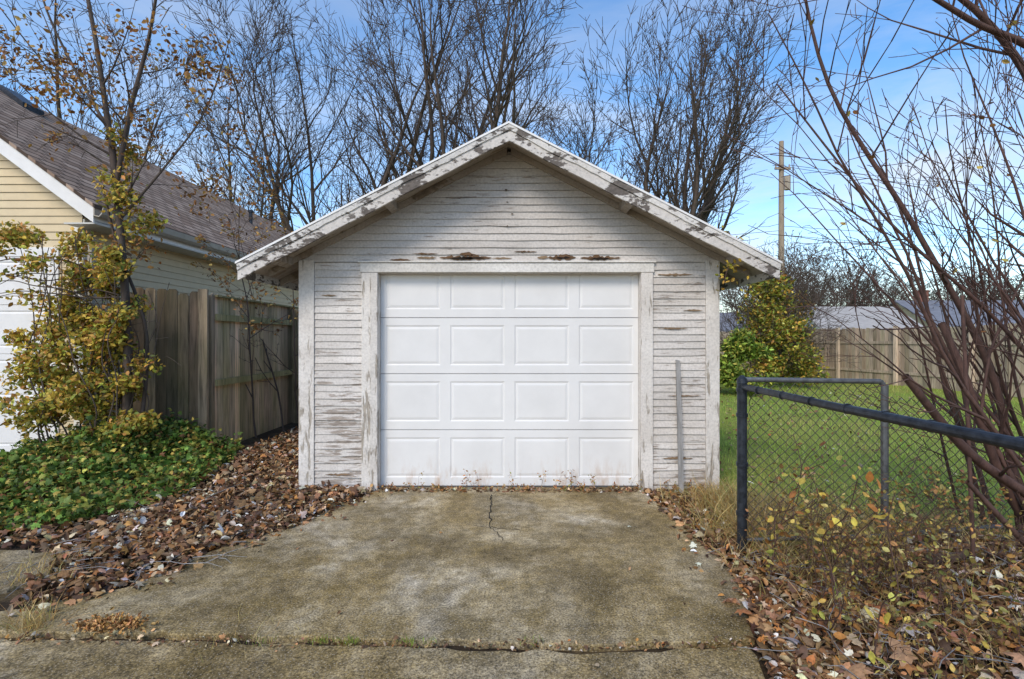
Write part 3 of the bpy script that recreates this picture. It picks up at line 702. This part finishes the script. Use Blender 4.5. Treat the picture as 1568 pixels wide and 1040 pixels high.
scatter("lawn_leaves",OVAL,np.column_stack([p,hgt(p[:,0],p[:,1])+.05]),rng.uniform(.04,.09,NL),pal(NL,LIT,LW,.3),M_litter,.4,parent=ll)
STR=[(.60,.43,.17),(.52,.34,.11),(.64,.5,.23),(.34,.30,.09)]
cs=[];ss=[]
for (x,y,r,n,s) in ((1.95,4.55,.2,900,.22),(2.15,4.2,.3,1000,.22),(1.85,4.0,.18,600,.22),(1.85,4.9,.15,400,.15),(-2.5,2.67,.05,170,.13),(-1.3,2.56,.12,60,.08),(-3.0,3.3,.12,250,.12),(2.0,3.4,.3,700,.22),(1.45,4.9,.1,150,.1),(2.5,3.9,.4,1300,.2),(3.2,3.8,.4,900,.2),(2.0,2.7,.3,450,.16),(2.6,2.6,.4,600,.18),(1.6,2.0,.2,200,.12)):
    q=rng.normal((x,y),r,(n,2)); q=q[(q[:,0]>1.38)|(q[:,0]<0)|(q[:,1]<2.3)]; n=len(q); cs.append(np.column_stack([q,np.maximum(hgt(q[:,0],q[:,1]),-.01 if y>2.7 or x>-1 else 0.0)])); ss.append(rng.uniform(.5,1.2,n)*s)
cs=np.concatenate(cs); ss=np.concatenate(ss)
scatter("dry_grass_tufts",(BLADE[0]*np.array([.3,2.6,.8]),BLADE[1]),cs,ss,pal(len(cs),STR,[3,3,3,1.5]),M_grass,upright=True)
q=[];
for (x,n) in ((-.95,60),(-.82,50),(-.5,60),(-.78,40),(-.42,30),(.1,20),(-1.25,40)): q.append(np.column_stack([rng.normal(x,.03,n),rng.normal(2.535,.02,n),np.zeros(n)]))
q=np.concatenate(q); scatter("joint_weeds",BLADE,q,rng.uniform(.015,.035,len(q)),pal(len(q),[(.25,.36,.05),(.38,.38,.08),(.13,.2,.04)],[3,2,1]),M_grass,upright=True)
S=[]
for x in list(np.linspace(-1.3,1.25,34))+[1.5,1.6,1.75,1.85,-1.25,-1.1,-.95]:
    x+=random.gauss(0,.03); branch(S,Vector((x,FY-.03,0)),Vector((random.gauss(0,.3),-.15,1)).normalized(),random.choice([.04,.06,.08,.18]),.0018,2,dict(SP,rmin=.001,seg=[.1,.1,.04,.03]))
dwd=tubes("door_weeds",S,M_bark2,3)
scatter("leaves",OVAL,leaves_on(S,600,.012),rng.uniform(.012,.03,600),pal(600,[(.40,.16,.05),(.48,.3,.1),(.25,.25,.06)],[4,3,1]),M_leaf,.9,parent=dwd)

# ------------------------------------------------------------------ right shrub
RP=dict(seg=[.22,.18,.14,.1],wig=[.05,.08,.10,.12],up=[.012,.02,.02,0],start=[.2,.15,.1,0],kids=[4.5,2.6,1.3,0],ang=(16,42),cl=(.35,.6),tip=.15,rmin=.0026,max=3)
S=[]
for i in range(32):
    bx=random.uniform(3.3,4.8); by=random.uniform(2.7,4.2)
    lean=random.uniform(.15,.72); d=Vector((-lean,random.gauss(-.02,.12),1)).normalized()
    branch(S,Vector((bx,by,.0)),d,random.uniform(2.4,3.9),random.uniform(.012,.024),0,RP)
path(S,[(4.0,3.4,0),(3.6,3.3,1.6),(3.35,3.2,2.8),(2.9,3.1,3.4),(2.2,3.0,3.8)],.045,.012,(.2,.5,1.2),RP)
path(S,[(4.2,3.0,0),(3.7,3.0,2.0),(3.1,2.9,3.0),(2.5,2.8,3.25),(1.9,2.7,3.5)],.04,.008,(.2,.5,1.2),RP)
path(S,[(3.6,3.6,0),(3.3,3.5,1.2),(2.7,3.4,2.2),(2.1,3.4,3.2),(1.8,3.3,4.2)],.03,.006,(.2,.4,1.0),RP)
path(S,[(3.9,3.2,0),(3.5,3.1,.9),(2.9,3.05,1.6),(2.2,3.0,2.2),(1.55,3.0,3.0)],.02,.004,(.3,.3,.8),RP)
path(S,[(3.7,3.1,-.1),(3.2,3.0,.45),(2.6,2.9,.85),(2.15,2.8,1.3)],.035,.02,(.5,.1,.5),RP)
path(S,[(3.6,3.3,-.1),(3.1,3.2,.55),(2.75,3.1,1.25),(2.6,3.1,1.6)],.03,.02)
path(S,[(3.5,2.9,-.1),(2.9,2.8,.3),(2.4,2.7,.75)],.025,.012)
path(S,[(2.62,2.9,-.05),(2.6,2.9,.6),(2.55,2.9,1.75)],.013,.010)
shb=tubes("bare_shrub",S,M_bark2,6)
sh=[s for s in S if s[6]>=1]
scatter("leaves",OVAL,leaves_on(sh,120,.02),rng.uniform(.03,.05,120),pal(120,[(.5,.36,.08),(.34,.16,.05)],[3,3]),M_leaf,1.,parent=shb)
S=[]; WP=dict(SP,rmin=.0013,kids=[4,3,1,0],seg=[.08,.07,.06,.05],wig=[.12,.15,.18,.2],up=[-.02,-.04,-.05,-.05])
for i in range(110):
    x=random.uniform(1.55,3.2); y=random.uniform(1.7,3.5)
    if random.random()<.35: x=random.uniform(1.7,2.6); y=random.uniform(2.6,3.4)
    d=Vector((random.gauss(-.05,.45),random.gauss(0,.35),1)).normalized(); L=random.uniform(.2,.62)*(1 if y>2.5 else .5)
    branch(S,Vector((x,y,float(hgt(x,y)))),d,L,.003,0,WP)
brm=tubes("bramble_weeds",S,M_bark2,3)
N=2900
scatter("leaves",OVAL,leaves_on(S,N,.02),rng.uniform(.015,.042,N),pal(N,[(.50,.36,.09),(.34,.27,.07),(.38,.19,.07),(.58,.47,.18),(.2,.2,.06)],[4,3,5,1.5,2],.35),M_leaf,1.,parent=brm)
S=[]
for i in range(260):
    x=random.uniform(1.3,3.4) if i<190 else random.uniform(-3.3,-1.9); y=random.uniform(1.6,3.6) if i<190 else random.uniform(3.2,5)
    a=random.uniform(0,6.28); p0=Vector((x,y,float(hgt(x,y))+.05+random.random()*.03)); L=random.uniform(.08,.4)
    d=Vector((math.cos(a),math.sin(a),random.gauss(0,.08))); p1=p0+d*L
    if (1.1<p1.x<1.4): continue
    m_=(p0+p1)/2+Vector((random.gauss(0,.02),random.gauss(0,.02),.01)); S.append((p0,m_,d,d,.003,.0025)); S.append((m_,p1,d,d,.0025,.0015))
tubes("fallen_twigs",S,M_plank,3,parent=ll)
S=[]
for i in range(7):
    pts=[Vector((1.6+random.gauss(0,.02),random.uniform(2.2,3.6),0))]
    for k in range(5): pts.append(pts[-1]+Vector((random.gauss(0,.015),random.gauss(-.05,.1),random.uniform(.12,.24))))
    path(S,pts,.004,.002)
fv=tubes("fence_vine",S,M_bark2,3)
scatter("leaves",OVAL,leaves_on(S,110,.03),rng.uniform(.03,.06,110),pal(110,[(.55,.42,.08),(.42,.19,.05),(.38,.38,.08)],[3,3,1]),M_leaf,1.,parent=fv)
mb=MB(); mb.cyl((2.45,3.0,.22),(3.6,3.15,.18),.03,.025); mb.obj("fallen_branch",M_bark)
# small yellow leaves clinging below the right eave
S=[]; path(S,[(2.2,5.2,2.6),(2.15,4.9,2.3),(2.0,4.75,2.15),(1.95,4.7,2.02)],.006,.003)
rv=tubes("eave_vine",S,M_bark2,4); n=60
scatter("leaves",OVAL,leaves_on(S,n,.05),rng.uniform(.03,.06,n),pal(n,YG,[4,3,2,1,0],.2),M_leaf,1.,parent=rv)

# ------------------------------------------------------------------ shrubs at the back
def bush(name,cx,cy,rx,ry,h,N,cols,w,s=(.07,.14)):
    bl=[]
    for i in range(26):
        a=random.uniform(0,6.28); q=random.uniform(0,.9); zz=random.uniform(.1,.92)*h; k=1-.4*(zz/h)
        bl.append((cx+math.cos(a)*rx*q*k,cy+math.sin(a)*ry*q*k,zz,rx*.27,ry*.27,h*.11,random.uniform(.4,1)))
    p=blobs(N,bl); return scatter(name,OVAL,p,rng.uniform(*s,N),pal(N,cols,w,.35),M_leaf,.9)
b1=bush("yellowing_shrub",8.0,15.8,1.6,1.2,3.6,7500,[(.30,.33,.05),(.58,.45,.08),(.56,.30,.06),(.12,.16,.03)],[4,3,2,2])
bush("yellowing_shrub",9.5,18.3,1.5,1.2,3.2,6000,[(.28,.28,.05),(.56,.38,.07),(.56,.28,.06),(.12,.13,.03)],[3,2,3,2])
bush("evergreen_shrub",6.4,14.2,1.1,1.0,1.8,6500,[(.24,.34,.05),(.36,.44,.07),(.12,.18,.03),(.5,.45,.08)],[4,3,3,1.5])
bush("evergreen_shrub",4.8,14.5,1.2,1.0,1.7,4000,[(.18,.27,.04),(.38,.38,.07),(.09,.14,.03)],[4,3,3])
bush("yellowing_shrub",11.2,20.0,.9,.8,2.3,2500,[(.28,.24,.06),(.46,.29,.07),(.14,.12,.04)],[3,2,3])
S=[]
for (x,y,L) in ((7.9,15.8,3.6),(9.4,18.3,3.6),(8.4,16.5,3.4)):
    for k in range(7): branch(S,Vector((x,y,0)),Vector((random.gauss(0,.35),random.gauss(0,.3),1)).normalized(),L,.03,0,dict(SP,rmin=.007,seg=[.4,.35,.3,.3]))
tubes("shrub_branches",S,M_bark,3,parent=b1)

# ------------------------------------------------------------------ far houses
def house(x0,x1,y0,y1,ez,rz,mroof,wall,chim=None):
    e=empty("ranch_house"); mb=MB(); ym=(y0+y1)/2
    mb.box(x0,x1,y0,y1,-.05,ez,(1,1,1)); mb.prism([(x0,y0,ez),(x0,y1,ez),(x0,ym,rz-.1)],(x1-x0,0,0)); mb.obj("walls",wall,e)
    mb=MB()
    for s in (-1,1):
        ye=y0-.5 if s<0 else y1+.5; zz=ez-.5*(rz-ez)/((y1-y0)/2)
        mb.prism([(x0-.4,ym,rz),(x0-.4,ye,zz),(x0-.4,ye,zz-.12),(x0-.4,ym,rz-.12)],(x1-x0+.8,0,0))
    mb.obj("roof",mroof,e)
    mb=MB()
    for k in range(3):
        xa=x0+(x1-x0)*(.15+.3*k); mb.box(xa,xa+1.3,y0-.03,y0,1.0,2.1,(1,1,1))
    mb.obj("windows",M_glass,e)
    if chim:
        mb=MB(); mb.box(chim,chim+.8,ym-.3,ym+.3,rz-.6,rz+.8); mb.box(chim-.05,chim+.85,ym-.35,ym+.35,rz+.8,rz+.9); mb.obj("chimney",M_brick,e)
house(24.5,32,40,47,2.4,4.3,M_lightroof,M_white)
house(35.5,50,43,51,2.9,5.1,M_greyroof,M_beige,37.2)
house(20,25.5,52,58,2.5,4.4,M_greyroof,M_white)

up=empty("utility_pole"); mb=MB(); mb.cyl((12.1,23,-.1),(12.1,23,10.4),.15,.10,n=14); mb.box(11.75,12.45,22.85,22.93,9.1,9.2); 
for x in (11.8,12.4): mb.cyl((x,22.9,9.2),(x,22.9,9.33),.03)
mb.cyl((12.32,22.9,8.2),(12.32,22.9,8.8),.13,n=14,col=(1.2,1.3,1.4)); mb.obj("pole",M_pole,up)
S=[]
for (a,b,sg) in (((12.4,22.9,9.3),(44,24,9),.9),((11.8,22.9,9.3),(44,26,9),.9),((12.1,23,6.6),(40,20,6.4),.7),((12.1,23,6.2),(40,21,5.8),.7),((12.1,23,6.4),(-25,34,8),.8),((12.1,23,6.0),(4,60,7),.8)):
    a=Vector(a);b=Vector(b); pv=a
    for i in range(1,17):
        f=i/16; q=a.lerp(b,f); q.z-=sg*4*f*(1-f); d=q-pv; S.append((pv,q,d,d,.012,.012)); pv=q
tubes("power_lines",S,M_rail,3)

# ------------------------------------------------------------------ light, sky, camera
EL=math.radians(42); ROT=math.radians(205)
sd=Vector((math.sin(ROT)*math.cos(EL),math.cos(ROT)*math.cos(EL),math.sin(EL)))
L=bpy.data.lights.new("sun",'SUN'); L.energy=2.5; L.angle=math.radians(20); L.color=(1,.90,.76)
lo=bpy.data.objects.new("sun",L); lo.rotation_euler=sd.to_track_quat('Z','Y').to_euler(); link(lo)
w=bpy.data.worlds.new("World"); scene.world=w; w.use_nodes=True; nt=w.node_tree; bg=nt.nodes["Background"]
sk=nt.nodes.new("ShaderNodeTexSky"); sk.sky_type='NISHITA'; sk.sun_disc=False; sk.sun_elevation=EL; sk.sun_rotation=ROT; sk.ozone_density=1.5; sk.dust_density=.5
tc=nt.nodes.new("ShaderNodeTexCoord"); mp=nt.nodes.new("ShaderNodeMapping"); mp.inputs["Scale"].default_value=(1.2,1.2,4.5)
nz=nt.nodes.new("ShaderNodeTexNoise"); nz.inputs["Scale"].default_value=1.6; nz.inputs["Detail"].default_value=7; nz.inputs["Roughness"].default_value=.6; nz.inputs["Distortion"].default_value=.5
rp=nt.nodes.new("ShaderNodeValToRGB"); rp.color_ramp.elements[0].position=.38; rp.color_ramp.elements[1].position=.66
sx=nt.nodes.new("ShaderNodeSeparateXYZ"); lw=nt.nodes.new("ShaderNodeMapRange"); lw.inputs[1].default_value=.08; lw.inputs[2].default_value=.55; lw.inputs[3].default_value=1.0; lw.inputs[4].default_value=.16
mu=nt.nodes.new("ShaderNodeMath"); mu.operation='MULTIPLY'
hs=nt.nodes.new("ShaderNodeHueSaturation"); hs.inputs["Saturation"].default_value=1.25; hs.inputs["Value"].default_value=2.05
mx=nt.nodes.new("ShaderNodeMix"); mx.data_type='RGBA'; mx.inputs[7].default_value=(7.2,7.25,7.3,1)
l=nt.links.new
l(tc.outputs["Generated"],mp.inputs[0]); l(mp.outputs[0],nz.inputs["Vector"]); l(nz.outputs["Fac"],rp.inputs[0]); l(tc.outputs["Generated"],sx.inputs[0]); l(sx.outputs[2],lw.inputs[0])
l(rp.outputs[0],mu.inputs[0]); l(lw.outputs[0],mu.inputs[1]); l(mu.outputs[0],mx.inputs[0]); l(sk.outputs[0],hs.inputs["Color"]); l(hs.outputs[0],mx.inputs[6]); l(mx.outputs[2],bg.inputs[0])
bg.inputs[1].default_value=.13
cam=bpy.data.cameras.new("camera"); cam.lens=18; cam.sensor_width=36; cam.clip_end=1500; cam.clip_start=.05
co=bpy.data.objects.new("camera",cam); co.location=(0,0,1.5); co.rotation_euler=(math.radians(90),0,0); link(co); scene.camera=co
scene.view_settings.view_transform='Standard'; scene.view_settings.look='None'; scene.view_settings.exposure=0
